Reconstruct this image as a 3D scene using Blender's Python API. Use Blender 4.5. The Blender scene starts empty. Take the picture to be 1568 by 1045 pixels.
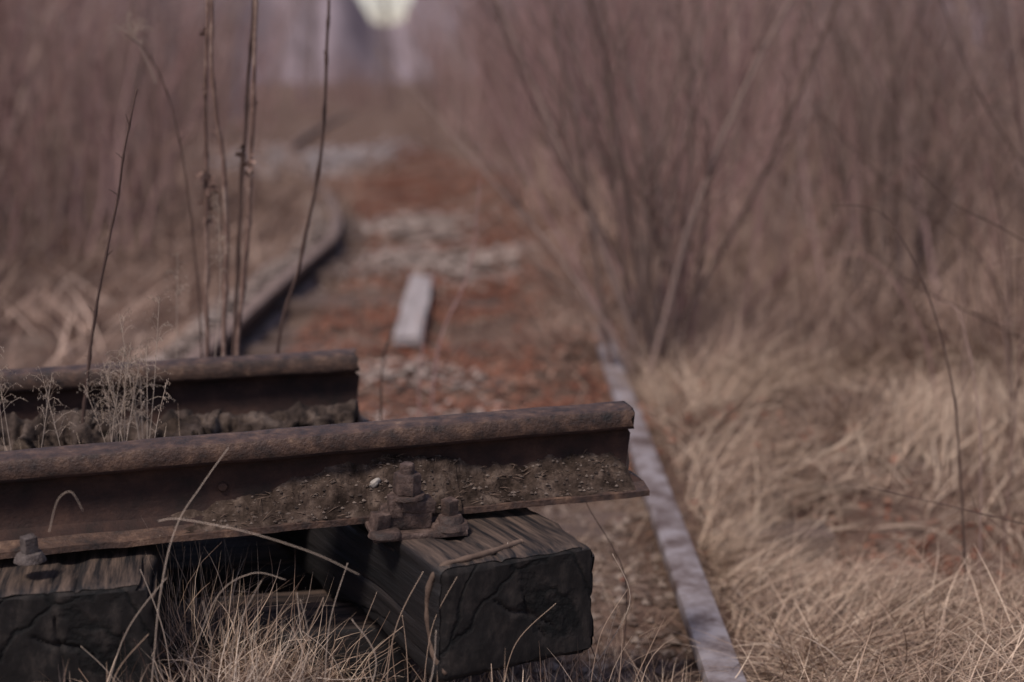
import bpy, bmesh, math, random
import numpy as np
from mathutils import Vector, Matrix, noise
random.seed(7); rng=np.random.default_rng(7)
S=bpy.context.scene
S.view_settings.view_transform='Standard'; S.view_settings.look='None'; S.view_settings.exposure=0

# ---------------------------------------------------------------- utils
def link(o,parent=None):
    S.collection.objects.link(o)
    if parent: o.parent=parent
    return o
def empty(name,parent=None):
    return link(bpy.data.objects.new(name,None),parent)
class MB:
    def __init__(s): s.v=[]; s.f=[]
    def tube(s,pts,rad,sides=3,cap=False):
        n=len(pts); b=len(s.v)
        for i,p in enumerate(pts):
            d=(pts[min(i+1,n-1)]-pts[max(i-1,0)])
            if d.length<1e-9: d=Vector((0,0,1))
            d.normalize()
            a=d.cross(Vector((0.31,0.95,0.05))); a.normalize(); c=d.cross(a)
            r=rad[i]
            for k in range(sides):
                t=2*math.pi*k/sides
                q=p+a*(math.cos(t)*r)+c*(math.sin(t)*r); s.v.append(q[:])
        for i in range(n-1):
            for k in range(sides):
                k2=(k+1)%sides
                s.f.append((b+i*sides+k,b+i*sides+k2,b+(i+1)*sides+k2,b+(i+1)*sides+k))
        if cap:
            s.f.append(tuple(b+k for k in range(sides))); s.f.append(tuple(b+(n-1)*sides+k for k in range(sides)))
    def mesh(s,name,mat,smooth=True):
        m=bpy.data.meshes.new(name); m.from_pydata(s.v,[],s.f)
        if mat: m.materials.append(mat)
        if smooth: m.polygons.foreach_set('use_smooth',[True]*len(m.polygons))
        m.update(); return m
    def obj(s,name,mat,parent=None,smooth=True):
        return link(bpy.data.objects.new(name,s.mesh(name,mat,smooth)),parent)
def np_mesh(name,v,q,mat,smooth=False):
    v=np.asarray(v,dtype=np.float32).reshape(-1,3); q=np.asarray(q,dtype=np.int32)
    k=q.shape[1]
    m=bpy.data.meshes.new(name); m.vertices.add(len(v)); m.vertices.foreach_set('co',v.ravel())
    m.loops.add(q.size); m.loops.foreach_set('vertex_index',q.ravel())
    m.polygons.add(len(q)); m.polygons.foreach_set('loop_start',np.arange(len(q),dtype=np.int32)*k)
    m.polygons.foreach_set('use_smooth',np.full(len(q),smooth))
    m.materials.append(mat); m.update(calc_edges=True); m.validate(); return m
def smooth_noise(x,y,sc,seed=0):
    r=np.random.default_rng(seed+101); o=np.zeros_like(x,dtype=float)
    for i in range(7):
        a=r.uniform(0,2*math.pi); f=sc*r.uniform(0.6,1.9); ph=r.uniform(0,6.28)
        o+=np.sin((x*math.cos(a)+y*math.sin(a))*f+ph+1.3*np.sin(f*0.7*(x*math.sin(a)-y*math.cos(a))+ph))
    return o/7*1.8

# ---------------------------------------------------------------- materials
def mat(name,cols,scale=5,rough=0.85,bump=0.3,bscale=60,stretch=(1,1,1),metal=0.0,island=0.0,detail=8,coord='Object',pos=(0.3,0.7),bdist=0.01,spec=0.3,dust=None,cracks=None):
    m=bpy.data.materials.new(name); m.use_nodes=True; nt=m.node_tree; N=nt.nodes; L=nt.links
    b=N['Principled BSDF']; b.inputs['Roughness'].default_value=rough; b.inputs['Metallic'].default_value=metal
    b.inputs['Specular IOR Level'].default_value=spec
    tc=N.new('ShaderNodeTexCoord'); mp=N.new('ShaderNodeMapping'); mp.inputs['Scale'].default_value=stretch
    L.new(tc.outputs[coord],mp.inputs[0])
    n=N.new('ShaderNodeTexNoise'); n.inputs['Scale'].default_value=scale; n.inputs['Detail'].default_value=detail; n.inputs['Roughness'].default_value=0.65
    L.new(mp.outputs[0],n.inputs['Vector'])
    r=N.new('ShaderNodeValToRGB'); e=r.color_ramp.elements
    k=len(cols)
    e[0].position=pos[0]; e[0].color=(*cols[0],1); e[1].position=pos[1]; e[1].color=(*cols[-1],1)
    for i in range(1,k-1):
        z=e.new(pos[0]+(pos[1]-pos[0])*i/(k-1)); z.color=(*cols[i],1)
    fac=n.outputs['Fac']
    if island>0:
        g=N.new('ShaderNodeNewGeometry'); mx=N.new('ShaderNodeMix'); mx.inputs[0].default_value=island
        L.new(fac,mx.inputs[2]); L.new(g.outputs['Random Per Island'],mx.inputs[3]); fac=mx.outputs[0]
    L.new(fac,r.inputs[0]); col=r.outputs[0]
    height=None
    if dust:   # lighter weathering on upward faces
        g=N.new('ShaderNodeNewGeometry'); sp=N.new('ShaderNodeSeparateXYZ'); L.new(g.outputs['True Normal'],sp.inputs[0])
        mr=N.new('ShaderNodeMapRange'); mr.inputs[1].default_value=0.6; mr.inputs[2].default_value=0.97; L.new(sp.outputs[2],mr.inputs[0])
        n3=N.new('ShaderNodeTexNoise'); n3.inputs['Scale'].default_value=dust[1]; n3.inputs['Detail'].default_value=8; n3.inputs['Roughness'].default_value=.7; L.new(mp.outputs[0],n3.inputs['Vector'])
        m3=N.new('ShaderNodeMapRange'); m3.inputs[1].default_value=0.42; m3.inputs[2].default_value=0.62; L.new(n3.outputs['Fac'],m3.inputs[0])
        mu=N.new('ShaderNodeMath'); mu.operation='MULTIPLY'; L.new(mr.outputs[0],mu.inputs[0]); L.new(m3.outputs[0],mu.inputs[1])
        mx=N.new('ShaderNodeMix'); mx.data_type='RGBA'; L.new(mu.outputs[0],mx.inputs[0]); L.new(col,mx.inputs[6]); mx.inputs[7].default_value=(*dust[0],1); col=mx.outputs[2]
    if cracks:
        ns=N.new('ShaderNodeTexNoise'); ns.inputs['Scale'].default_value=7; ns.inputs['Detail'].default_value=6; L.new(tc.outputs[coord],ns.inputs['Vector'])
        vm=N.new('ShaderNodeVectorMath'); vm.operation='SCALE'; vm.inputs['Scale'].default_value=0.14; L.new(ns.outputs['Color'],vm.inputs[0])
        va=N.new('ShaderNodeVectorMath'); va.operation='ADD'; L.new(mp.outputs[0],va.inputs[0]); L.new(vm.outputs[0],va.inputs[1])
        vo=N.new('ShaderNodeTexVoronoi'); vo.feature='DISTANCE_TO_EDGE'; vo.inputs['Scale'].default_value=cracks[0]; L.new(va.outputs[0],vo.inputs['Vector'])
        mr=N.new('ShaderNodeMapRange'); mr.inputs[1].default_value=0.0; mr.inputs[2].default_value=cracks[1]; L.new(vo.outputs['Distance'],mr.inputs[0]); height=mr.outputs[0]
        mx=N.new('ShaderNodeMix'); mx.data_type='RGBA'; L.new(height,mx.inputs[0]); mx.inputs[6].default_value=(.005,.005,.005,1); L.new(col,mx.inputs[7]); col=mx.outputs[2]
    L.new(col,b.inputs['Base Color'])
    if bump>0:
        n2=N.new('ShaderNodeTexNoise'); n2.inputs['Scale'].default_value=bscale; n2.inputs['Detail'].default_value=8; n2.inputs['Roughness'].default_value=.6
        L.new(mp.outputs[0],n2.inputs['Vector']); h=n2.outputs['Fac']
        if height is not None:
            ad=N.new('ShaderNodeMath'); ad.operation='ADD'; L.new(h,ad.inputs[0]); L.new(height,ad.inputs[1]); h=ad.outputs[0]
        bp=N.new('ShaderNodeBump'); bp.inputs['Strength'].default_value=bump; bp.inputs['Distance'].default_value=bdist
        L.new(h,bp.inputs['Height']); L.new(bp.outputs[0],b.inputs['Normal'])
    return m
M_rust=mat('rusty_steel',[(0.013,0.009,0.008),(0.040,0.022,0.016),(0.070,0.038,0.026),(0.12,0.068,0.044),(0.26,0.165,0.105)],scale=34,rough=0.6,bump=0.8,bscale=190,bdist=0.003,pos=(0.3,0.76),spec=0.5)
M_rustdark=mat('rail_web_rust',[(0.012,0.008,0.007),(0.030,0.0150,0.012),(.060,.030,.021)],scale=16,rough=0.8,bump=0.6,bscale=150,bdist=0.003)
M_bolt=mat('bolt_rust',[(0.018,0.012,0.010),(0.058,0.033,0.025),(0.15,0.10,0.08)],scale=45,rough=0.7,bump=0.9,bscale=220,bdist=0.003,spec=.5)
M_stud=mat('dusty_stud',[(0.04,0.03,0.027),(0.09,0.07,0.064),(0.15,0.125,0.112)],scale=45,rough=0.8,bump=1.0,bscale=200,bdist=0.004)
M_worn=mat('worn_rail_steel',[(0.09,0.058,0.047),(0.20,0.16,0.152),(0.30,0.262,0.265)],scale=12,rough=0.5,bump=0.4,bscale=80,bdist=0.003,metal=0.1,spec=0.5,pos=(.36,.60))
M_leftrail=mat('brown_rail_steel',[(0.12,0.078,0.063),(0.25,0.18,0.15)],scale=6,rough=0.7,bump=0.2)
M_wood=mat('creosoted_wood',[(0.006,0.0055,0.006),(0.013,0.0105,0.0105),(0.030,0.023,0.021)],scale=11,rough=0.65,bump=0.7,bscale=26,stretch=(0.18,3,3),bdist=0.006,pos=(0.35,0.72),dust=((0.115,0.078,0.058),17),spec=.35)
M_woodend=mat('sawn_wood_end',[(0.008,0.007,0.0068),(0.015,0.0126,0.012),(0.040,0.032,0.028)],scale=24,rough=0.8,bump=0.6,bscale=60,stretch=(1,1.5,0.9),bdist=0.003,cracks=(3.4,0.018),spec=.2)
M_band=mat('end_band_rust',[(0.06,0.038,0.028),(0.17,0.115,0.085)],scale=30,rough=0.8,bump=0.4,bscale=100,bdist=0.003)
M_soil=mat('crumbly_soil',[(0.018,0.012,0.009),(0.058,0.040,0.031),(0.14,0.102,0.08)],scale=32,rough=0.95,bump=0.8,bscale=120,bdist=0.006,pos=(0.36,0.7),spec=.1)
M_grain=mat('soil_grains',[(0.022,0.015,0.012),(0.07,0.05,0.04),(0.18,0.14,0.115)],scale=30,rough=0.95,bump=0,island=0.9,pos=(0.0,1.0))
M_gravel=mat('bed_gravel',[(0.06,0.038,0.029),(0.13,0.088,0.069),(0.25,0.195,0.16)],scale=30,rough=0.95,bump=0,island=0.9,pos=(0.0,1.0))
M_log=mat('weathered_log_bark',[(0.014,0.010,0.0085),(0.06,0.043,0.035),(0.16,0.12,0.097)],scale=15,rough=0.95,bump=0.8,bscale=40,bdist=0.010,spec=.1,pos=(.34,.7))
M_straw=mat('dry_grass_blades',[(0.16,0.099,0.068),(0.39,0.273,0.197),(0.68,0.53,0.40)],scale=3.5,rough=0.75,bump=0,island=0.6,pos=(0.2,0.83),detail=4)
M_strawfar=mat('dry_grass_far',[(0.14,0.085,0.064),(0.31,0.206,0.157),(0.52,0.38,0.30)],scale=2.2,rough=0.85,bump=0,island=0.45,pos=(0.25,0.8),detail=4)
M_pale=mat('pale_grass_stalk',[(0.22,0.155,0.115),(0.58,0.47,0.38)],scale=8,rough=0.75,bump=0,island=0.7,pos=(0.1,0.9))
M_stem=mat('weed_stem',[(0.06,0.034,0.028),(0.17,0.102,0.08),(0.36,0.26,0.21)],scale=18,rough=0.8,bump=0.3,bscale=120,bdist=0.002)
M_stemd=mat('dark_weed_stem',[(0.045,0.026,0.022),(0.10,0.06,0.048)],scale=18,rough=0.8,bump=0.3,bscale=120,bdist=0.002)
M_barkd=mat('dark_shrub_bark',[(0.07,0.043,0.035),(0.15,0.10,0.082),(0.28,0.20,0.17)],scale=2,rough=0.9,bump=0,island=0.8,pos=(0.1,0.9))
M_bark=mat('shrub_bark',[(0.12,0.074,0.058),(0.26,0.172,0.14),(0.44,0.32,0.27)],scale=2,rough=0.9,bump=0,island=0.8,pos=(0.1,0.9))
M_barkr=mat('red_willow_bark',[(0.16,0.085,0.073),(0.30,0.175,0.155),(0.44,0.29,0.27)],scale=2,rough=0.9,bump=0,island=0.8,pos=(0.1,0.9))
M_trunk=mat('tree_bark_hazed',[(0.12,0.094,0.10),(0.22,0.182,0.195),(0.38,0.33,0.35)],scale=1,rough=0.9,bump=0,island=0.7,pos=(0.1,0.9))  # purple-grey distance haze is mixed into the bark colour
M_hill=mat('woodland_hazed',[(0.14,0.11,0.12),(0.23,0.185,0.20),(0.29,0.24,0.265)],scale=0.3,rough=1,bump=0,stretch=(1,1,0.15),pos=(0.3,0.7))  # far haze painted in as a purple tint, no volume
M_litter=mat('leaf_litter',[(0.11,0.040,0.024),(0.22,0.078,0.045),(0.25,0.12,0.078),(0.35,0.25,0.19)],scale=2.4,rough=0.9,bump=0,island=0.15,pos=(0.36,0.68),detail=5)
M_sand=mat('pale_sand',[(0.24,0.178,0.148),(0.43,0.35,0.305)],scale=6,rough=0.95,bump=0,island=.7,pos=(.1,.9))
M_plank=mat('bleached_plank',[(0.24,0.205,0.195),(0.42,0.37,0.365)],scale=6,rough=0.8,bump=0.3,stretch=(3,0.5,3))
M_white=mat('pale_pebble',[(0.22,0.19,0.165),(0.40,0.36,0.32)],scale=60,rough=0.8,bump=0.3,bscale=200,bdist=0.002)
M_oldtie=mat('old_track_sleeper',[(0.06,0.04,0.032),(0.16,0.11,0.09)],scale=6,rough=0.95,bump=0.6,stretch=(0.4,3,3))
def ground_mat():
    m=bpy.data.materials.new('ground_soil'); m.use_nodes=True; nt=m.node_tree; N=nt.nodes; L=nt.links
    b=N['Principled BSDF']; b.inputs['Roughness'].default_value=0.95; b.inputs['Specular IOR Level'].default_value=0.1
    tc=N.new('ShaderNodeTexCoord')
    def nz(s,d=8):
        n=N.new('ShaderNodeTexNoise'); n.inputs['Scale'].default_value=s; n.inputs['Detail'].default_value=d; n.inputs['Roughness'].default_value=0.65; L.new(tc.outputs['Object'],n.inputs['Vector']); return n
    def ramp(src,els):
        r=N.new('ShaderNodeValToRGB'); e=r.color_ramp.elements
        e[0].position,e[0].color=els[0][0],(*els[0][1],1); e[1].position,e[1].color=els[-1][0],(*els[-1][1],1)
        for p,c in els[1:-1]:
            z=e.new(p); z.color=(*c,1)
        L.new(src,r.inputs[0]); return r
    a=ramp(nz(2.2).outputs['Fac'],[(0.3,(0.11,0.060,0.044)),(0.5,(0.21,0.135,0.103)),(0.68,(0.34,0.25,0.20))])
    c=ramp(nz(30).outputs['Fac'],[(0.3,(0.3,0.27,0.26)),(0.7,(1,1,1))])
    mx=N.new('ShaderNodeMix'); mx.data_type='RGBA'; mx.blend_type='MULTIPLY'; mx.inputs[0].default_value=0.9
    L.new(a.outputs[0],mx.inputs[6]); L.new(c.outputs[0],mx.inputs[7])
    L.new(mx.outputs[2],b.inputs['Base Color'])
    bp=N.new('ShaderNodeBump'); bp.inputs['Strength'].default_value=1; bp.inputs['Distance'].default_value=0.03
    L.new(nz(25,10).outputs['Fac'],bp.inputs['Height']); L.new(bp.outputs[0],b.inputs['Normal'])
    return m
M_ground=ground_mat()

# ---------------------------------------------------------------- layout functions
def xc(y):
    y=np.asarray(y,dtype=float); d=np.maximum(y-9.5,0)
    return -0.415-1.5*(1-np.exp(-(d/8.5)**2))-0.069*d
def hgt(x,y):
    x=np.asarray(x,dtype=float); y=np.asarray(y,dtype=float)
    c=xc(y); u=x-c
    out=1/(1+np.exp(-(np.abs(u)-1.05)*9))
    z=0.055+0.07*out
    z=z+out*0.06*smooth_noise(x,y,1.7,1)+0.018*smooth_noise(x,y,7,2)+0.008*smooth_noise(x,y,22,3)
    z=z+0.16*np.exp(-((u-0.85)/0.35)**2)*(1/(1+np.exp(-(y-6.0)*2.2)))*np.clip(1-(y-20)/20,0,1)
    z=z+0.07*np.exp(-((u+0.95)/0.09)**2)-0.06*np.exp(-((u+0.68)/0.11)**2)
    z=z-0.12*np.exp(-((x-0.98)/0.45)**2-((y-3.42)/0.24)**2)
    z=z+0.05*np.exp(-((x-1.1)/0.6)**2-((y-2.5)/0.5)**2)
    z=z+0.20*np.exp(-((x+0.75)/0.55)**4-((y-2.1)/0.55)**4)
    z=z+0.02*np.clip(np.hypot(x,y)-20,0,200)*0.1
    return z
def warp(n,lo,hi,c,p=3.0):
    t=np.linspace(-1,1,n); s=np.sign(t)*(np.abs(t)**p*0.97+np.abs(t)*0.03)
    return np.where(s<0,c+(c-lo)*s,c+(hi-c)*s)
gx=warp(420,-450,450,0); gy=warp(460,-60,600,2.8)
X,Y=np.meshgrid(gx,gy); Z=hgt(X,Y)
nx,ny=len(gx),len(gy)
idx=np.arange(nx*ny).reshape(ny,nx)
q=np.stack([idx[:-1,:-1],idx[:-1,1:],idx[1:,1:],idx[1:,:-1]],-1).reshape(-1,4)
link(bpy.data.objects.new('ground',np_mesh('ground',np.stack([X,Y,Z],-1),q,M_ground,True)))

# ---------------------------------------------------------------- rails
half=[(.066,0),(.066,.010),(.034,.018),(.013,.030),(.008,.045),(.008,.100),(.013,.108),(.033,.114),(.036,.119),(.0365,.130),(.0365,.142),(.034,.148),(.027,.150),(.012,.151)]
prof=half+[(-a,b) for a,b in reversed(half)]
def rail(name,path,mats,ragged=None,jit=0.0):
    me=MB(); n=len(prof)
    for i,p in enumerate(path):
        d=(path[min(i+1,len(path)-1)]-path[max(i-1,0)]).normalized()
        s=d.cross(Vector((0,0,1))).normalized()
        for k,(a,b) in enumerate(prof):
            q=p+s*a+Vector((0,0,b))
            if ragged and i==len(path)-1: q=q+d*ragged(a,b)
            if jit:
                nn=noise.noise(q*9)*jit; q=q+Vector((0,nn,noise.noise(q*13+Vector((5,5,5)))*jit-jit*1.2*max(0,noise.noise(q*38)-.25)))
            me.v.append(q[:])
    for i in range(len(path)-1):
        for k in range(n):
            k2=(k+1)%n
            me.f.append((i*n+k,(i+1)*n+k,(i+1)*n+k2,i*n+k2))
    me.f.append(tuple(range(n))); me.f.append(tuple(reversed([ (len(path)-1)*n+k for k in range(n)])))
    o=me.obj(name,mats[0]); m=o.data; m.materials.append(mats[1])
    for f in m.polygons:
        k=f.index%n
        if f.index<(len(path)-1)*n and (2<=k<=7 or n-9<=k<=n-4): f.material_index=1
    bm=bmesh.new(); bm.from_mesh(m); bmesh.ops.recalc_face_normals(bm,faces=bm.faces); bm.to_mesh(m); bm.free()
    m.set_sharp_from_angle(angle=math.radians(38))
    return o
def lin(a,b,n): return [a.lerp(b,i/(n-1)) for i in range(n)]
A0=Vector((-2.0,1.877,0.447)); A1=Vector((0.205,2.437,0.498))
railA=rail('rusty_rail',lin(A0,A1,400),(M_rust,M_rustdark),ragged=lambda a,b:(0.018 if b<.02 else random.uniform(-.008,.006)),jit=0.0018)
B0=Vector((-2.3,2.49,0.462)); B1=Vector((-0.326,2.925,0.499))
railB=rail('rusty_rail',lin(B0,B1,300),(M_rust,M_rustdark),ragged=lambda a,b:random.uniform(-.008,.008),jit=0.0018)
def trackrail(off,y0,y1,n,m,z=0):
    ys=np.linspace(y0,y1,n); return rail('track_rail',[Vector((float(xc(y))+off,y,z+0.006*math.sin(y*1.1))) for y in ys],(m,M_rustdark),jit=0.001)
trackrail(0.80,-3,14,240,M_worn)
trackrail(-0.80,-3,60,260,M_leftrail,0.02)

# ---------------------------------------------------------------- sleepers
def sleeper(name,front,direc,L,W,H,m_side,m_end,seed=0,nx=200,res=(60,40),cr=1.0):
    me=MB(); ny_,nz_=res
    ring=[]
    for j in range(ny_): ring.append((-W/2+W*j/ny_,-H))
    for j in range(nz_): ring.append((W/2,-H+H*j/nz_))
    for j in range(ny_): ring.append((W/2-W*j/ny_,0))
    for j in range(nz_): ring.append((-W/2,-H*j/nz_))
    R=len(ring)
    def shape(x,y,z):
        yy,zz=y,z+H/2
        k=0.014
        ex=max(0,abs(yy)-(W/2-k)); ez=max(0,abs(zz)-(H/2-k))
        if ex>0 and ez>0:
            l=math.hypot(ex,ez)
            if l>k:
                yy=math.copysign(W/2-k+ex*k/l,yy); zz=math.copysign(H/2-k+ez*k/l,zz)
        g=noise.noise(Vector((x*1.5+seed,yy*22,zz*22)))*0.005+noise.noise(Vector((x*9+seed,yy*60,zz*60)))*0.002+noise.noise(Vector((x*4,yy*5,zz*5+seed)))*0.010
        g-=cr*0.007*math.exp(-x/0.012)   # worn-away arris at the sawn end
        cn=noise.noise(Vector((x*1.2+seed*3,yy*16,zz*16)))
        g-=cr*0.010*max(0,1-abs(cn)*14)*(0.2+0.8*max(0,noise.noise(Vector((x*3,seed,yy*8)))+.4))
        if abs(y)>W/2-.02 and abs(z+H/2)>H/2-.02: g-=cr*0.016*max(0,noise.noise(Vector((x*11+seed,y*3,z*3)))+.05)
        d=Vector((0,yy/(W/2),zz/(H/2))); d.normalize()
        return Vector((x,yy,zz-H/2))+d*g
    for i in range(nx+1):
        x=L*(i/nx)**1.5
        for (y,z) in ring:
            p=shape(x,y,z)
            if i==0: p.x+=0.005*noise.noise(Vector((y*20,z*20,seed)))+.003
            me.v.append(p[:])
    for i in range(nx):
        for k in range(R):
            k2=(k+1)%R; me.f.append((i*R+k,i*R+k2,(i+1)*R+k2,(i+1)*R+k))
    nside=len(me.f)
    crk=[]; rr=random.Random(seed+1)
    cy,cz=rr.uniform(-.03,.03),-H/2+rr.uniform(-.01,.02)
    for a in (1.4,-1.9,0.2,3.5): crk.append((a+rr.uniform(-.3,.3),rr.uniform(.04,.085)))
    for base,sg in ((0,-1),(nx*R,1)):
        G={}
        for j in range(ny_+1):
            for k in range(nz_+1):
                if k==0 and j<ny_: G[j,k]=base+j
                elif j==ny_ and k<nz_: G[j,k]=base+ny_+k
                elif k==nz_ and j>0: G[j,k]=base+ny_+nz_+(ny_-j)
                elif j==0 and k>0: G[j,k]=base+2*ny_+nz_+(nz_-k)
                else:
                    y=(-W/2+W*j/ny_)*.93; z=-H/2+(-H/2+H*k/nz_)*.92
                    dx=0.004+0.004*noise.noise(Vector((y*9,z*9,seed)))+0.0022*noise.noise(Vector((y*30,z*18,seed)))+0.0008*noise.noise(Vector((y*120,z*60,seed)))
                    wy=y-cy+.010*noise.noise(Vector((y*20,z*20,1))); wz=z-cz+.010*noise.noise(Vector((y*20,z*20,7)))
                    for an,ln in crk:
                        along=wy*math.cos(an)+wz*math.sin(an); off=abs(-wy*math.sin(an)+wz*math.cos(an))
                        if 0<along<ln: dx-=cr*0.006*max(0,1-off/(0.0045*(1.1-along/ln)+.0015))
                    G[j,k]=len(me.v); me.v.append(((0 if sg<0 else L)+sg*dx,y,z))
        for j in range(ny_):
            for k in range(nz_): me.f.append((G[j,k],G[j+1,k],G[j+1,k+1],G[j,k+1]))
    o=me.obj(name,m_side); m=o.data; m.materials.append(m_end)
    for f in m.polygons:
        if f.index>=nside: f.material_index=1
    bm=bmesh.new(); bm.from_mesh(m); bmesh.ops.recalc_face_normals(bm,faces=bm.faces); bm.to_mesh(m); bm.free()
    m.set_sharp_from_angle(angle=math.radians(48))
    d=Vector(direc).normalized(); o.location=front
    o.rotation_euler=(0,-math.asin(d.z),math.atan2(d.y,d.x))
    return o
s1=sleeper('wooden_sleeper',Vector((0.012,2.125,0.480)),(-0.46,0.86,0.0),1.45,0.285,0.19,M_wood,M_woodend,seed=3)
s2=sleeper('wooden_sleeper',Vector((-0.675,2.02,0.462)),(-0.22,0.97,0.0),1.4,0.28,0.18,M_wood,M_woodend,seed=9)
s3=sleeper('wooden_sleeper',Vector((-0.02,2.86,0.285)),(-1,-0.22,0),1.9,0.24,0.17,M_wood,M_woodend,seed=15,nx=60,res=(20,14))
s4=sleeper('wooden_sleeper',Vector((-0.20,2.45,0.275)),(-1,-0.2,0),1.7,0.20,0.17,M_wood,M_woodend,seed=25,nx=60,res=(20,14))
def band():
    me=MB()
    loc=[(0.05,-0.03,0.001),(0.03,0.015,0.003),(0.016,0.055,0.004),(0.010,0.095,0.003),(0.013,0.125,-0.002),(0.020,0.143,-0.025),(0.030,0.146,-0.07),(0.026,0.145,-0.11),(0.012,0.143,-0.145),(-0.004,0.128,-0.175)]
    P=[Vector(p) for p in loc]; fine=[]
    for i in range(len(P)-1):
        p0=P[max(i-1,0)];p1=P[i];p2=P[i+1];p3=P[min(i+2,len(P)-1)]
        for k in range(6):
            t=k/6
            fine.append(0.5*((2*p1)+(p2-p0)*t+(2*p0-5*p1+4*p2-p3)*t*t+(3*p1-p0-3*p2+p3)*t**3))
    me.tube(fine,[0.0046+0.0022*noise.noise(p*60) for p in fine],6,True)
    me.obj('end_band',M_band,s1)
band()

# ---------------------------------------------------------------- fastenings
def bm_piece(bm,kind,loc,size,rot=0,tilt=(0,0),bev=0.002,seg=6):
    M=Matrix.Translation(loc)@Matrix.Rotation(rot,4,'Z')@Matrix.Rotation(tilt[0],4,'X')@Matrix.Rotation(tilt[1],4,'Y')
    if kind=='box':
        r=bmesh.ops.create_cube(bm,size=1.0,matrix=M@Matrix.Diagonal((*size,1)))
    else:
        r=bmesh.ops.create_cone(bm,cap_ends=True,cap_tris=False,segments=seg,radius1=size[0],radius2=size[1],depth=size[2],matrix=M)
    vs=r['verts']; es=list({e for v in vs for e in v.link_edges})
    if bev: bmesh.ops.bevel(bm,geom=es,offset=bev,segments=2,profile=0.6,affect='EDGES')
def fin(bm,name,m,rough=0.0015,sub=0):
    if sub: bmesh.ops.subdivide_edges(bm,edges=[e for e in bm.edges if e.calc_length()>.008],cuts=sub,use_grid_fill=True)
    bmesh.ops.recalc_face_normals(bm,faces=bm.faces)
    for v in bm.verts:
        v.co+=Vector((noise.noise(v.co*110),noise.noise(v.co*110+Vector((9,0,0))),noise.noise(v.co*110+Vector((0,9,0)))))*rough
    me=bpy.data.meshes.new(name); bm.to_mesh(me); bm.free(); me.materials.append(m)
    me.polygons.foreach_set('use_smooth',[True]*len(me.polygons)); me.set_sharp_from_angle(angle=math.radians(35))
    return link(bpy.data.objects.new(name,me))
ra=math.atan2(0.56,2.205)
def fastening(x,y,z,full=True,m=M_bolt):
    bm=bmesh.new()
    R=Matrix.Rotation(ra,3,'Z')
    def P(a,b,c): return Vector((x,y,z))+R@Vector((a,b,c))
    if full:
        bm_piece(bm,'box',P(0.015,0.03,0.004),(0.155,0.12,0.010),ra,bev=0.003)
        bm_piece(bm,'box',P(-0.002,0.018,0.026),(0.080,0.050,0.030),ra,(0.1,0.05),0.004)
        bm_piece(bm,'box',P(0.014,0.012,0.048),(0.058,0.044,0.020),ra+0.1,(0.05,0.12),0.003)
        bm_piece(bm,'box',P(-0.022,0.002,0.050),(0.020,0.026,0.036),ra+0.05,(0,-.05),0.003)
        bm_piece(bm,'cone',P(0.0,0.006,0.064),(0.030,0.029,0.007),ra,seg=24,bev=0.0015)
        bm_piece(bm,'cone',P(0.0,0.006,0.085),(0.0235,0.023,0.034),ra+0.25,(0.03,0.04),0.0025,6)
        bm_piece(bm,'cone',P(0.0,0.006,0.109),(0.0125,0.0115,0.018),ra,seg=14,bev=0.002)
        bm_piece(bm,'cone',P(-0.042,-0.020,0.012),(0.028,0.024,0.010),ra,seg=18,bev=0.003)
        bm_piece(bm,'box',P(-0.048,-0.008,0.028),(0.028,0.024,0.030),ra+.5,(.1,.1),bev=0.003)
        bm_piece(bm,'cone',P(0.068,-0.004,0.013),(0.033,0.029,0.010),ra,seg=20,bev=0.002)
    bm_piece(bm,'cone',P(0.068,-0.004,0.023),(0.025,0.019,0.014),ra+.2,seg=16,bev=0.003)
    bm_piece(bm,'box',P(0.068,-0.004,0.041),(0.021,0.021,0.030),ra+0.5,(0.08,-.06),0.0025)
    return fin(bm,'rail_fastening',m,sub=2,rough=.0014)
fastening(-0.168,2.215,0.482)
fastening(-0.800,2.055,0.472,False,M_stud)
bm=bmesh.new()
pw=A0.lerp(A1,(-0.475-A0.x)/(A1.x-A0.x))+Vector((0.0,-0.010,0.068))
bm_piece(bm,'cone',pw,(0.009,0.007,0.006),ra,(math.pi/2,0),0.002,10); wb=fin(bm,'web_bolt',M_rustdark); wb.parent=railA

# ---------------------------------------------------------------- soil heaped on the flange
def A_at(x): return A0.lerp(A1,(x-A0.x)/(A1.x-A0.x))
dA=(A1-A0).normalized(); sA=Vector((dA.y,-dA.x,0)).normalized()
def soilh(x):
    xs=[-0.62,-0.50,-0.40,-0.30,-0.22,-0.14,-0.08,-0.02,0.05,0.12,0.17,0.20]
    hs=[0,0.008,0.028,0.05,0.068,0.060,0.038,0.030,0.037,0.042,0.036,0.012]
    return float(np.interp(x,xs,hs))
def soil_surf(x,t):
    h=soilh(x)*(1+.25*noise.noise(Vector((x*11,9,0)))+.15*noise.noise(Vector((x*40,9,0))))
    edge=0.062+0.005*noise.noise(Vector((x*30,0,3)))+(0.008 if -0.25<x<-0.1 else 0)
    w=0.007+(edge-0.007)*t
    hh=h*(1-t**1.7)*(1+0.4*noise.noise(Vector((x*18,t*2.5,1))))
    k=min(1,h*45)*(1-t**5)
    cl=noise.voronoi(Vector((x*55,t*3.2,3)))[0][0]
    hh+=(0.010*noise.noise(Vector((x*38,t*3.4,7)))+0.008*(0.5-cl)+0.0022*noise.noise(Vector((x*220,t*18,5))))*k
    zz=0.0115+0.02*(1-t)**3+max(hh,-0.001)-(0.004 if t>=1 else 0)
    if h<0.002: zz-=0.006
    return w,zz
V=[];nu,nv=800,44
for i in range(nu):
    x=-0.62+0.82*i/(nu-1); c=A_at(x)
    for j in range(nv):
        w,zz=soil_surf(x,j/(nv-1)); V.append((c+sA*w+Vector((0,0,zz)))[:])
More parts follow.
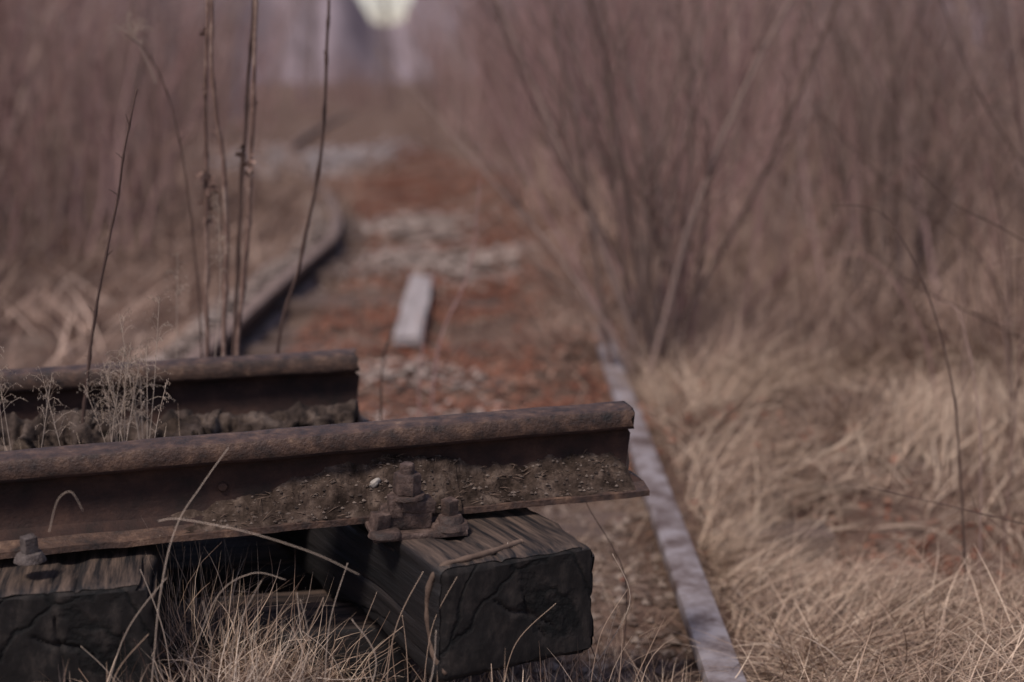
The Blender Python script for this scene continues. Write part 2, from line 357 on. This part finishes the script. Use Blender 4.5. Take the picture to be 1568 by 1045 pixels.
ii=np.arange(nu*nv).reshape(nu,nv)
link(bpy.data.objects.new('soil_heap',np_mesh('soil_heap',V,np.stack([ii[:-1,:-1],ii[1:,:-1],ii[1:,1:],ii[:-1,1:]],-1).reshape(-1,4),M_soil,True)))
def grains(name,pos,size,m):
    n=len(pos); base=np.array([(1,0,0),(-1,0,0),(0,1,0),(0,-1,0),(0,0,1),(0,0,-1)],float)
    f=np.array([(0,2,4),(2,1,4),(1,3,4),(3,0,4),(2,0,5),(1,2,5),(3,1,5),(0,3,5)])
    v=base[None]*rng.uniform(0.5,1.2,(n,6,1))*size[:,None,None]*np.array([1,1,.7])
    a=rng.uniform(0,6.28,n); c,s=np.cos(a)[:,None],np.sin(a)[:,None]
    v=np.stack([v[...,0]*c-v[...,1]*s,v[...,0]*s+v[...,1]*c,v[...,2]],-1)+np.asarray(pos)[:,None,:]
    q=(f[None]+np.arange(n)[:,None,None]*6).reshape(-1,3)
    return link(bpy.data.objects.new(name,np_mesh(name,v,q,m)))
P=[];Sz=[]
for i in range(1300):
    x=random.uniform(-0.6,0.19); h=soilh(x)
    if random.random()>h*16+0.12: continue
    t=random.random(); c=A_at(x); w,zz=soil_surf(x,t)
    P.append((c+sA*w+Vector((0,0,zz)))[:]); Sz.append(random.choice([.0009,.0012,.0016,.0022,.004,.005]))
grains('soil_crumbs',np.array(P),np.array(Sz),M_grain)
me=MB()
for i in range(170):
    x=random.uniform(-0.5,0.18); t=random.random(); c=A_at(x); w,zz=soil_surf(x,t); p=c+sA*w+Vector((0,0,zz+.001))
    d=Vector((random.uniform(-1,1),random.uniform(-.5,.5),random.uniform(-.15,.4))).normalized()*random.uniform(.005,.024)
    me.tube([p,p+d*.5+Vector((0,0,.001)),p+d],[.0006,.0009,.0003],3)
me.obj('wood_splinters',M_band)
def pebble(name,loc,r,m,sc=(1,1,1),rz=0,parent=None,sub=3,amp=.25):
    bm=bmesh.new(); bmesh.ops.create_icosphere(bm,subdivisions=sub,radius=r)
    for v in bm.verts:
        n=v.co.normalized(); v.co*=1+amp*noise.noise(n*1.7+Vector(loc)*3)+0.1*amp*noise.noise(n*8)
        v.co=Vector((v.co.x*sc[0],v.co.y*sc[1],v.co.z*sc[2]))
    me=bpy.data.meshes.new(name); bm.to_mesh(me); bm.free(); me.materials.append(m); me.polygons.foreach_set('use_smooth',[True]*len(me.polygons))
    o=link(bpy.data.objects.new(name,me),parent); o.location=loc; o.rotation_euler=(0.1,-.7,rz); return o
c=A_at(-0.238); w,zz=soil_surf(-0.238,.5); pebble('pale_pebble',c+sA*w+Vector((0,0,zz+.003)),0.0085,M_white,(1.3,.8,.7))

# ---------------------------------------------------------------- lumpy log between rails
def log(name,a,b,r,m,amp=0.5,seed=0,n=300,k=36,sq=1.0):
    V=[]
    for i in range(n+1):
        t=i/n; c=a.lerp(b,t); Lm=(b-a).length
        for j in range(k):
            an=2*math.pi*j/k; s=t*Lm
            rr=r*(1+amp*noise.noise(Vector((s*11+seed,math.cos(an)*1.2,math.sin(an)*1.2)))+amp*0.6*noise.noise(Vector((s*32+seed,math.cos(an)*2,math.sin(an)*2)))+amp*0.25*noise.noise(Vector((s*80+seed,math.cos(an)*4,math.sin(an)*4)))-amp*.9*max(0,1-8*abs(noise.noise(Vector((s*12+seed,math.cos(an)*2,math.sin(an)*2+5))))))
            if i in(0,n): rr*=0.4
            V.append((c+Vector((0,math.cos(an)*rr*sq,math.sin(an)*rr)))[:])
    ii=np.arange((n+1)*k).reshape(n+1,k); nx2=np.roll(ii,-1,1)
    q=np.stack([ii[:-1],nx2[:-1],nx2[1:],ii[1:]],-1).reshape(-1,4)
    return link(bpy.data.objects.new(name,np_mesh(name,V,q,m,True)))
log('weathered_log',Vector((-1.5,2.52,0.50)),Vector((-0.57,2.68,0.515)),0.064,M_log,0.6,1,sq=1.4)
log('weathered_log',Vector((-0.62,2.70,0.515)),Vector((-0.315,2.80,0.522)),0.040,M_log,0.5,5,sq=1.4)
log('rotten_board',Vector((-1.5,2.36,0.46)),Vector((-0.36,2.60,0.47)),0.045,M_log,0.4,11,sq=2.0)

# ---------------------------------------------------------------- track bed things
tb=empty('track_sleepers')
for i in range(26):
    y=3.55+i*0.62+random.uniform(-.09,.09)
    cx=float(xc(y))
    o=sleeper('tie_%d'%i,Vector((cx+1.25,y,0.066+random.uniform(-.035,.018))),(-1,random.uniform(-.06,.06),0),2.5,0.22,0.14,M_oldtie,M_oldtie,seed=30+i,nx=16,res=(10,6),cr=0)
    o.parent=tb
bm=bmesh.new(); bm_piece(bm,'box',Vector((-0.47,6.85,0.12)),(0.12,1.75,0.045),0.03,(0.01,0.04),0.006)
fin(bm,'bleached_plank',M_plank,0.012,sub=6)
n=7000; x=rng.uniform(-1.5,0.55,n); y=2.2+rng.uniform(0,1,n)**1.5*9
z=hgt(x,y); grains('gravel',np.stack([x,y,z+0.002],-1),rng.uniform(.002,.009,n)*(1+0.06*y),M_gravel)
n=2600; x=rng.uniform(-.1,0.36,n); y=rng.uniform(2.2,4.2,n); z=hgt(x,y); grains('gravel',np.stack([x,y,z+0.004],-1),rng.uniform(0,1,n)**3*.022+.003,M_gravel)
def litter(name,n,fx,fy,size,m,lift=0.02,dens=None):
    x=fx(n); y=fy(n)
    if dens is not None:
        k=rng.uniform(-1,1,n)<dens(x,y); x,y=x[k],y[k]; n=len(x)
    z=hgt(x,y)+rng.uniform(0,lift,n)
    a=rng.uniform(0,6.28,n); s=rng.uniform(.4,1.3,n)*size
    u=np.stack([np.cos(a),np.sin(a),rng.uniform(-.4,.4,n)],-1)*s[:,None]; w=np.stack([-np.sin(a),np.cos(a),rng.uniform(-.4,.4,n)],-1)*(s*0.55)[:,None]
    p=np.stack([x,y,z],-1)
    v=np.stack([p-u,p-w*.9+u*.1,p+u,p+w],1)
    q=np.arange(n*4).reshape(n,4); return link(bpy.data.objects.new(name,np_mesh(name,v,q,m)))
yy_=3.6+rng.uniform(0,1,80000)**.8*18.4
litter('leaf_litter',80000,lambda n:xc(yy_)+rng.normal(0.12,0.55,n),lambda n:yy_,0.019,M_litter,lift=.035,dens=lambda x,y:np.where(x-xc(y)<-.58,-1,1.8*smooth_noise(x,y,3.0,77)+.65))
litter('leaf_litter',1400,lambda n:rng.normal(.98,0.25,n),lambda n:rng.normal(3.42,.14,n),0.014,M_litter,lift=.005)
def patch(cx,cy,sx,sy,n,s,m=M_sand,lift=.03): litter('sand_patch',n,lambda k:rng.normal(cx,sx,k),lambda k:rng.normal(cy,sy,k),s,m,lift)
patch(-0.45,8.9,.26,.30,2800,.035,lift=.05); patch(-0.72,11.2,.2,.4,1700,.04,lift=.05); patch(-0.2,8.2,.15,.2,400,.03)
patch(-2.65,19.5,.5,1.3,4200,.07,M_plank,.1); patch(-0.5,5.4,.2,.12,500,.022,lift=.045); patch(-.3,4.6,.3,.12,450,.02,lift=.045)
yl=4.2+rng.uniform(0,1,5000)**.9*9
litter('sand_verge',5000,lambda n:xc(yl)-.93+rng.normal(0,.045,n),lambda n:yl,.022,M_sand,.012)

# ---------------------------------------------------------------- grass
def blades(name,x,y,length,width,lean0,curl,m,az=None,z=None,seg=4):
    n=len(x); z=hgt(x,y) if z is None else z
    if az is None: az=rng.uniform(0,6.28,n)
    dx,dy=np.cos(az),np.sin(az)
    p=np.stack([x,y,z],-1); pts=[p.copy()]; ang=lean0.copy(); st=length/seg; side=rng.normal(0,.12,n)
    for i in range(seg):
        d=np.stack([dx*np.sin(ang),dy*np.sin(ang),np.cos(ang)],-1)
        p=p+d*st[:,None]; pts.append(p.copy()); ang=ang+curl/seg
        az2=side; dx,dy=dx*np.cos(az2)-dy*np.sin(az2),dx*np.sin(az2)+dy*np.cos(az2)
    ra_=rng.uniform(0,6.28,n); sd=np.stack([np.cos(ra_),np.sin(ra_),rng.uniform(-.4,.4,n)],-1)
    V=[]
    for i,pp in enumerate(pts):
        w=(width*(1-(i/seg)**2*0.85)/2)[:,None]*sd
        V+= [pp-w,pp+w]
    V=np.stack(V,1); k=2*(seg+1); b=np.arange(n)[:,None]*k
    q=np.concatenate([b+np.array([[2*i,2*i+1,2*i+3,2*i+2]]) for i in range(seg)],0)
    return link(bpy.data.objects.new(name,np_mesh(name,V,q,m)))
def field(name,n,xr,yr,L,W,lean,m,px=1.0,py=1.0,excl=None,seg=4,clump=.75):
    x=xr[0]+(xr[1]-xr[0])*rng.uniform(0,1,n)**px; y=yr[0]+(yr[1]-yr[0])*rng.uniform(0,1,n)**py
    d=smooth_noise(x,y,2.6,21)+0.8*smooth_noise(x,y,8,22)
    keep=rng.uniform(-1.3,1.3,n)<d*1.2+clump
    if excl is not None: keep&=~excl(x,y)
    x,y=x[keep],y[keep]; n=len(x)
    az=3.2*smooth_noise(x,y,1.5,31)+1.8*smooth_noise(x,y,6,33)+rng.normal(0,0.9,n)
    return blades(name,x,y,rng.uniform(L[0],L[1],n)*(1+.35*smooth_noise(x,y,5,41)),rng.uniform(W[0],W[1],n),np.clip(rng.normal(lean,0.3,n)+.25*smooth_noise(x,y,4,51),0,1.52),rng.uniform(0.0,0.9,n),m,az,seg=seg)
hole=lambda x,y:((x-.98)/0.42)**2+((y-3.4)/0.24)**2<rng.uniform(.3,1.3,len(x))
field('dry_grass',54000,(0.47,2.3),(2.1,3.5),(0.06,0.24),(0.0012,0.0034),1.32,M_straw,excl=hole,px=1.1,clump=.6)
field('dry_grass',26000,(0.47,3.0),(3.4,5.4),(0.08,0.28),(0.002,0.004),1.0,M_straw,excl=hole,clump=.3)
field('dry_grass',22000,(0.5,5.0),(5.0,9.5),(0.12,0.42),(0.004,0.008),0.75,M_strawfar,seg=3,clump=.1)
field('dry_grass',15000,(0.3,14),(8,24),(0.25,0.6),(0.009,0.018),0.6,M_strawfar,seg=3,clump=.5)
field('dry_grass',16000,(-9,-1.42),(4.2,20),(0.15,0.5),(0.007,0.014),0.9,M_strawfar,seg=3,clump=.5)
field('dry_grass',3000,(-0.9,0.35),(4.0,20),(0.05,0.22),(0.003,0.007),1.1,M_strawfar,seg=3,clump=.1)
field('dry_grass',7000,(0.15,0.9),(5.6,14),(0.1,0.35),(0.003,0.007),0.9,M_strawfar,seg=3)
field('dry_grass',1600,(0.0,0.36),(2.3,4.0),(0.03,0.12),(0.001,0.002),1.0,M_straw)
def tuft(n,cx,cy,r,L,z,lean=0.6,m=M_straw,w=(0.0009,0.002)):
    x=rng.normal(cx,r,n); y=rng.normal(cy,r,n); az=np.arctan2(y-cy,x-cx)+rng.normal(0,1.0,n)
    return blades('grass_tuft',x,y,rng.uniform(L*.3,L,n),rng.uniform(w[0],w[1],n),np.abs(rng.normal(lean,.5,n)),rng.uniform(-.6,1.2,n),m,az,z=np.full(n,z)+rng.uniform(-.03,.03,n))
tuft(300,-0.42,2.04,0.06,0.15,0.28,0.9,M_pale,(.0007,.0017))
tuft(240,-0.50,2.20,0.07,0.16,0.29,0.6,w=(.0007,.0016))
tuft(160,-0.33,2.14,0.06,0.12,0.27,0.8,w=(.0007,.0016))
tuft(260,-0.46,1.96,0.06,0.11,0.27,1.0,M_straw)
tuft(140,-0.30,1.96,0.05,0.09,0.24,0.9)
tuft(120,-0.55,2.24,0.05,0.2,0.32,0.3,w=(.0006,.0014))
tuft(110,0.10,2.22,0.07,0.16,0.18,0.3)
tuft(120,-0.05,2.02,0.08,0.12,0.24,0.4)
tuft(160,0.25,2.35,0.06,0.13,0.1,0.5)
tuft(200,-0.80,2.46,0.09,0.14,0.47,0.4)
tuft(70,-0.62,1.96,0.04,0.10,0.28,0.4)
field('dry_grass',6000,(-1.1,-0.1),(1.75,2.5),(0.04,0.12),(0.001,0.002),1.0,M_straw)

# ---------------------------------------------------------------- weed stems
def cr(P,k=8):
    P=[Vector(p) for p in P]; out=[]
    for i in range(len(P)-1):
        p0=P[max(i-1,0)];p1=P[i];p2=P[i+1];p3=P[min(i+2,len(P)-1)]
        for a in range(k):
            t=a/k; out.append(0.5*((2*p1)+(p2-p0)*t+(2*p0-5*p1+4*p2-p3)*t*t+(3*p1-p0-3*p2+p3)*t**3))
    out.append(P[-1]); return out
def stem(name,P,r0,r1,m,nodes=True,wob=0.003,leaves=(),tw=(.008,.03)):
    pts=cr(P); n=len(pts); pts=[p+Vector((noise.noise(p*11)*wob,noise.noise(p*11+Vector((4,4,4)))*wob,0)) for p in pts]
    rad=[]
    for i in range(n):
        r=r0+(r1-r0)*i/(n-1)
        if nodes and i%5==2: r*=1.45
        rad.append(r)
    me=MB(); me.tube(pts,rad,6,True)
    for i in range(3,n-2):
        if nodes and i%5==2:
            d=Vector((random.uniform(-1,1),random.uniform(-.5,.5),random.uniform(.6,1.4))).normalized()
            L=random.uniform(*tw); me.tube([pts[i],pts[i]+d*L*.6,pts[i]+d*L+Vector((0,0,-.002))],[r1*.8,r1*.6,r1*.3],4)
    for (z,cnt,sz) in leaves:
        p=min(pts,key=lambda q:abs(q.z-z))
        for k in range(cnt):
            d=Vector((random.uniform(-1,1),random.uniform(-1,1),random.uniform(-1.3,.3))).normalized()*sz*random.uniform(.5,1)
            q0=p+Vector((0,0,random.uniform(-.02,.02))); w=Vector((random.uniform(-1,1),random.uniform(-1,1),random.uniform(-1,1))).normalized()*sz*.22
            b=len(me.v); me.v+=[q0[:],(q0+d*.5+w)[:],(q0+d)[:],(q0+d*.5-w)[:]]; me.f.append((b,b+1,b+2,b+3))
    return me.obj(name,m)
Y0=3.08
def pl(L,y): return [(a,y+0.02*math.sin(i),b) for i,(a,b) in enumerate(L)]
stem('weed_stalk',pl([(-.66,.1),(-.640,.6),(-.624,.86),(-.621,1.02),(-.635,1.2),(-.630,1.38),(-.63,1.6)],Y0),.0062,.004,M_stem,leaves=[(.8,3,.02)])
stem('weed_stalk',pl([(-.71,.1),(-.688,.6),(-.676,.9),(-.668,1.09),(-.648,1.38),(-.64,1.6)],Y0+.05),.0058,.0034,M_stem,leaves=[(1.0,22,.04),(.93,9,.03),(1.32,6,.025),(1.2,4,.02)])
stem('weed_stalk',pl([(-.64,.1),(-.610,.6),(-.577,.875),(-.562,1.033),(-.537,1.378),(-.53,1.6)],Y0),.0060,.004,M_stem,leaves=[(1.05,14,.03),(1.3,5,.02)])
stem('weed_stalk',pl([(-.655,.1),(-.632,.6),(-.602,.98),(-.577,1.2),(-.553,1.4),(-.54,1.6)],Y0+.08),.0052,.0034,M_stemd,leaves=[(1.04,11,.03)])
stem('weed_stalk',pl([(-.58,.1),(-.525,.602),(-.467,.818),(-.413,1.062),(-.395,1.25),(-.385,1.378),(-.39,1.6)],Y0+.02),.0045,.0028,M_stemd)
stem('weed_stalk',pl([(-.73,.2),(-.711,.6),(-.722,.904),(-.746,1.12),(-.784,1.25),(-.843,1.306)],Y0+.1),.0026,.001,M_stemd)
stem('weed_stalk',[(-.82,2.6,.3),(-.811,2.6,.532),(-.790,2.6,.68),(-.765,2.6,.818),(-.719,2.6,1.0),(-.70,2.6,1.1),(-.676,2.6,1.193)],.0042,.0014,M_stemd)
stem('weed_stalk',pl([(-.32,.1),(-.31,.5),(-.287,.62)],3.3),.003,.0015,M_stemd)
stem('weed_stalk',[(-.25,4.0,.05),(-.21,4.0,.45),(-.12,4.0,.68),(-.09,4.0,.93)],.004,.0015,M_barkr)
stem('weed_stalk',[(-.26,3.9,.05),(-.26,3.9,.35),(-.24,3.9,.55)],.003,.0015,M_barkr)
def stalk(P,r=0.0011,m=M_pale): return stem('grass_stalk',P,r,r*.55,m,False,.0015)
stalk([(-.53,1.95,.30),(-.505,1.94,.48),(-.484,1.97,.575),(-.45,1.99,.63),(-.414,2.02,.679)],.0009)
stalk([(-.50,1.93,.595),(-.467,1.93,.598),(-.371,1.92,.582),(-.279,1.92,.551),(-.215,1.92,.519)],.0008)
stalk([(-.60,1.95,.30),(-.56,1.95,.42),(-.50,1.96,.50)],.0008)
stalk([(-.50,2.02,.3),(-.44,2.0,.45),(-.38,1.98,.50),(-.33,1.98,.49)],.0007)
stalk([(-.42,1.95,.3),(-.40,1.95,.42),(-.36,1.95,.50)],.0007)
stalk([(-.46,1.92,.3),(-.43,1.92,.40),(-.44,1.92,.48)],.0007); stalk([(-.34,1.98,.28),(-.30,1.98,.38),(-.31,1.98,.46)],.0007)
stalk([(-.24,1.98,.25),(-.20,1.98,.36),(-.235,1.98,.43)],.001); stalk([(-.16,1.96,.24),(-.12,1.96,.34),(-.11,1.96,.42)],.001)
stalk([(.16,2.2,.22),(.11,2.2,.36),(.12,2.2,.46)],.001,M_stemd); stalk([(.20,2.5,.1),(.21,2.5,.3),(.14,2.5,.44),(.12,2.5,.50)],.001,M_stemd)
stalk([(.13,2.3,.2),(.2,2.3,.33),(.17,2.3,.42)],.001,M_pale)
stalk([(-.655,1.93,.58),(-.64,1.93,.625),(-.62,1.93,.638),(-.605,1.93,.61)],.0006)
for i in range(30):
    x=random.uniform(-.62,.16); y=1.97+.25*(x+.6)+random.uniform(-.03,.06); h=random.uniform(.10,.26); l=random.uniform(-.09,.09)
    stalk([(x,y,.24),(x+l*.3,y,.24+h*.6),(x+l,y+random.uniform(-.02,.02),.24+h)],random.uniform(.0005,.0009),random.choice((M_pale,M_straw,M_stemd)))
def panicle(base,top,bend,spread,n,name='panicle_grass',m=M_pale):
    me=MB(); b=Vector(base); t=Vector(top); ax=cr([b,b.lerp(t,.5)+Vector(bend),t],10); me.tube(ax,[.0009-.0004*i/len(ax) for i in range(len(ax))],4)
    for i in range(n):
        f=random.uniform(.55,1); p=ax[min(int(f*(len(ax)-1)),len(ax)-1)]
        d=Vector((random.uniform(-1,1),random.uniform(-1,1),random.uniform(.0,1.4))).normalized()*spread*random.uniform(.3,1)*(1.25-f*.5)
        q=p+d; q2=q+Vector((d.x*.4,d.y*.4,-.15*spread)); me.tube([p,p+d*.5+Vector((0,0,.1*spread)),q,q2],[.00035,.0003,.00028,.0002],3)
        for k in range(3):
            s=q.lerp(q2,k/3)+Vector((random.uniform(-.003,.003),0,random.uniform(-.003,.003))); me.tube([s,s+Vector((0,0,-.003))],[.0009,.0003],3)
    return me.obj(name,m)
for i in range(14):
    x=-.70+random.gauss(0,.03); panicle((x,2.5+random.uniform(-.05,.05),.45),(x+random.uniform(-.06,.07),2.5,random.uniform(.64,.84)),(random.uniform(-.01,.01),0,0),.045,22,m=M_pale)
for i in range(4):
    x=-.86+random.gauss(0,.05); panicle((x,2.45,.45),(x+random.uniform(-.06,.06),2.45,random.uniform(.66,.78)),(0,0,0),.05,20)
panicle((-.80,3.25,1.2),(-.86,3.25,1.33),(0,0,.01),.06,40)
panicle((-.62,2.9,.62),(-.60,2.9,.98),(0.01,0,0),.035,34); panicle((-.70,2.9,.6),(-.685,2.9,.86),(0,0,0),.04,24)
panicle((-.60,2.3,.52),(-.57,2.3,.72),(-.01,0,0),.02,14)
for i in range(20):
    x=random.uniform(.8,2.2);y=random.uniform(3.0,5.0); panicle((x,y,.1),(x+random.uniform(-.15,.1),y,random.uniform(.4,.95)),(random.uniform(-.04,.04),0,0),.035,26,m=M_straw)

# ---------------------------------------------------------------- shrubs
def shrub_mesh(name,seed,n,h,spread,r0,m,sub=6,twig=3,base=0.12):
    R=random.Random(seed); me=MB()
    for i in range(n):
        az=R.uniform(0,6.28); ln=abs(R.gauss(0,spread)); H=h*R.uniform(.55,1.05)
        p=Vector((R.gauss(0,base),R.gauss(0,base),-0.05)); d=Vector((math.cos(az)*ln,math.sin(az)*ln,1)).normalized()
        pts=[p]; k=8; st=H/k; wob=Vector((0,0,0))
        for j in range(k):
            wob=wob*.5+Vector((R.gauss(0,.07),R.gauss(0,.07),R.gauss(0,.02))); d=(d+wob+Vector((0,0,.05))).normalized(); p=p+d*st; pts.append(p)
        r=r0*R.uniform(.55,1.2); rad=[max(r*(1-.85*j/k),.0015) for j in range(k+1)]
        me.tube(pts,rad,4)
        for s in range(sub):
            f=R.uniform(.2,.95); j=int(f*k); o=pts[j].lerp(pts[min(j+1,k)],f*k-j)
            dd=(pts[min(j+1,k)]-pts[j]).normalized(); a=R.uniform(0,6.28)
            b=(dd+Vector((math.cos(a),math.sin(a),R.uniform(-.1,.5)))*R.uniform(.35,.8)).normalized(); L=H*R.uniform(.15,.4)*(1.1-f*.6)
            q=[o]
            for t in range(3):
                b=(b+Vector((R.gauss(0,.09),R.gauss(0,.09),.08))).normalized(); o=o+b*L/3; q.append(o)
            rb=max(rad[j]*.5,.0018); me.tube(q,[rb,rb*.75,rb*.5,.001],3)
            for w in range(twig):
                o2=q[R.randint(1,2)]; a=R.uniform(0,6.28); b2=(b+Vector((math.cos(a),math.sin(a),.2))*.7).normalized(); l2=L*R.uniform(.2,.5)
                me.tube([o2,o2+b2*l2],[rb*.5,.0008],3)
    return me.mesh(name,m)
def place(name,mesh,x,y):
    o=link(bpy.data.objects.new(name,mesh)); o.location=(x,y,.08); return o
place('willow_bush',shrub_mesh('willow_bush',5,22,2.6,.34,.010,M_barkd,9,5,.06),.50,5.25)
place('willow_bush',shrub_mesh('willow_bush',6,16,2.2,.42,.007,M_barkr,8,5,.1),.75,5.9)
place('willow_bush',shrub_mesh('willow_bush',16,20,1.9,.45,.006,M_barkr,7,4,.2),.62,7.6)
place('willow_bush',shrub_mesh('willow_bush',17,22,2.2,.42,.006,M_barkr,7,4,.25),.75,10.0)
place('willow_bush',shrub_mesh('willow_bush',21,20,2.6,.38,.010,M_barkd,8,5,.12),1.75,6.6)
place('willow_bush',shrub_mesh('willow_bush',22,18,2.4,.38,.009,M_bark,8,5,.12),2.35,5.6)
place('willow_bush',shrub_mesh('willow_bush',23,16,2.4,.36,.009,M_barkd,8,4,.12),-2.9,7.2)
for P_,r in (([(1.75,3.3,.3),(1.4,3.25,.70),(1.12,3.2,.87),(1.0,3.2,.93),(.895,3.2,1.02)],.0022),
           ([(1.6,3.6,.2),(1.35,3.6,.52),(1.05,3.6,.68),(.9,3.7,.80)],.003),
           ([(1.7,2.7,.2),(1.2,2.7,.30),(.95,2.7,.36),(.70,2.7,.42)],.002),
           ([(1.9,4.2,.1),(1.7,4.2,.7),(1.4,4.2,1.1),(1.2,4.2,1.5)],.004),
           ([(1.6,4.4,.1),(1.5,4.4,.6),(1.15,4.4,.9),(.9,4.4,1.15)],.0035)):
    stem('bramble_cane',P_,r,r*.4,M_stemd,tw=(.03,.10))
for i in range(24):
    y=random.uniform(2.8,5.0); x=random.uniform(.30,.46)*y; h=random.uniform(.35,1.0); l=-random.uniform(-.1,.45)
    stem('bramble_cane',[(x,y,.08),(x+l*.2,y,.08+h*.55),(x+l*.6,y+.05,.08+h*.9),(x+l,y+.1,.08+h*random.uniform(.8,1.2))],.0024,.0008,random.choice((M_stemd,M_stem,M_barkr,M_bark)),tw=(.03,.14))
var=[shrub_mesh('shrub_a%d'%i,50+i,22,2.7,.30,.012,(M_bark,M_barkr,M_bark,M_barkr,M_barkd,M_barkr)[i],5,2,.35) for i in range(6)]
tk=empty('shrub_thicket')
def put(par,meshes,x,y,s,nm):
    o=bpy.data.objects.new(nm,random.choice(meshes)); link(o,par); o.location=(x,y,float(hgt(np.array([x]),np.array([y]))[0])-.02); o.rotation_euler=(0,0,random.uniform(0,6.28)); o.scale=(s,s,s*random.uniform(.9,1.15))
for i in range(200):
    y=random.uniform(8,12) if i<30 else 10+random.random()**1.3*42
    side=1 if random.random()<.56 else -1
    c=float(xc(y)); half_=(1.7 if side>0 else 2.2)+0.02*y
    off=half_+random.random()**1.25*(2.5+y*.40)
    put(tk,var,c+side*off,y,random.uniform(.75,1.2)*(1+y*.016),'shrub')
for (x,y,s) in ((-3.2,7.6,.7),(-4.1,7.0,.8),(-2.9,9,.8),(-4.9,8.5,1),(1.9,7.2,.85),(2.8,6.6,.9),(3.4,7.6,1),(1.5,8.2,.8)): put(tk,var,x,y,s,'shrub')
for i in range(22):
    y=random.uniform(42,70); put(tk,var,float(xc(y))+random.uniform(-3,3),y,random.uniform(.6,1.0),'shrub')
# ---- trees
def tree_mesh(name,seed,m):
    R=random.Random(seed); me=MB(); H=R.uniform(9,13); p=Vector((0,0,-.1)); d=Vector((R.gauss(0,.03),R.gauss(0,.03),1)).normalized(); pts=[p]
    for j in range(10): d=(d+Vector((R.gauss(0,.03),R.gauss(0,.03),.03))).normalized(); p=p+d*H/10; pts.append(p)
    me.tube(pts,[.13*(1-.9*j/10) for j in range(11)],6)
    for s in range(36):
        f=R.uniform(.08,.97); j=int(f*10); o=pts[j].lerp(pts[j+1],f*10-j); a=R.uniform(0,6.28); L=(1-f*.7)*R.uniform(1,2.4); b=Vector((math.cos(a),math.sin(a),R.uniform(.6,1.6))).normalized(); q=[o]
        for t in range(3): b=(b+Vector((R.gauss(0,.1),R.gauss(0,.1),.06))).normalized(); o=o+b*L/3; q.append(o)
        me.tube(q,[.025,.018,.012,.004],3)
        for w in range(4):
            o2=q[R.randint(1,3)]; a=R.uniform(0,6.28); b2=(b+Vector((math.cos(a),math.sin(a),.3))*.8).normalized(); l2=L*R.uniform(.2,.5); me.tube([o2,o2+b2*l2],[.009,.003],3)
    return me.mesh(name,m)
tv=[tree_mesh('tree_%d'%i,80+i,(M_trunk,M_barkd)[i%2]) for i in range(5)]
wd=empty('bare_woodland')
for i in range(150):
    y=24+random.random()*90; c=float(xc(y)); side=random.choice((-1,1)); off=(2.5+.018*y)+random.random()**1.2*(y*.45)
    put(wd,tv,c+side*off,y,random.uniform(.6,1.1),'tree')
# a few slim trees standing across the gap so that the sky only glimmers through
for (x,y,s) in ((-7.9,88,.8),(-9.6,104,.9),(-6.4,76,.7)): put(wd,tv,x,y,s,'tree')
V=[];n=260
for i in range(n):
    a=-1.3+2.6*i/(n-1); r=230+12*noise.noise(Vector((i*.2,0,0)))
    x,y=math.sin(a)*r,math.cos(a)*r
    dip=math.exp(-((a+0.086)/0.022)**4)
    h=(22+6*noise.noise(Vector((i*.35,2,0)))+3*noise.noise(Vector((i*1.3,2,0))))*(1-dip)+dip*11
    for k in range(7):
        t=k/6; V.append((x*(1+t*.05)+noise.noise(Vector((i*.8,k,1))),y*(1+t*.05)+2*noise.noise(Vector((i*.9,k,5))),-1+h*t))
ii=np.arange(n*7).reshape(n,7)
link(bpy.data.objects.new('distant_woodland',np_mesh('distant_woodland',V,np.stack([ii[:-1,:-1],ii[1:,:-1],ii[1:,1:],ii[:-1,1:]],-1).reshape(-1,4),M_hill,True)))

# ---------------------------------------------------------------- light
sd=Vector((0.17,0.24,-0.45)).normalized()
W=bpy.data.worlds.new('World'); S.world=W; W.use_nodes=True; nt=W.node_tree
sky=nt.nodes.new('ShaderNodeTexSky'); sky.sky_type='NISHITA'; sky.sun_disc=False
sky.sun_elevation=math.asin(-sd.z); sky.sun_rotation=math.atan2(-sd.x,-sd.y)%(2*math.pi); sky.dust_density=0.8; sky.air_density=1.0; sky.ozone_density=3
tint=nt.nodes.new('ShaderNodeMix'); tint.data_type='RGBA'; tint.blend_type='MULTIPLY'; tint.inputs[0].default_value=1; tint.inputs[7].default_value=(1.15,0.90,0.84,1)  # thin high cloud warms the blue
nt.links.new(sky.outputs[0],tint.inputs[6]); nt.links.new(tint.outputs[2],nt.nodes['Background'].inputs[0]); nt.nodes['Background'].inputs[1].default_value=0.14
sl=bpy.data.lights.new('sun','SUN'); sl.energy=3.2; sl.angle=math.radians(12); sl.color=(1,.92,.84)
so=link(bpy.data.objects.new('sun',sl)); so.rotation_euler=sd.to_track_quat('-Z','Y').to_euler()
# ---------------------------------------------------------------- camera
cd=bpy.data.cameras.new('camera'); cd.lens=50; cd.sensor_width=36; cd.clip_end=2000; cd.clip_start=.05
cam=link(bpy.data.objects.new('camera',cd)); cam.location=(0,0,1.21); cam.rotation_euler=(math.radians(90-10.45),0,0)
cd.dof.use_dof=True; cd.dof.focus_distance=2.34; cd.dof.aperture_fstop=1.7
S.camera=cam
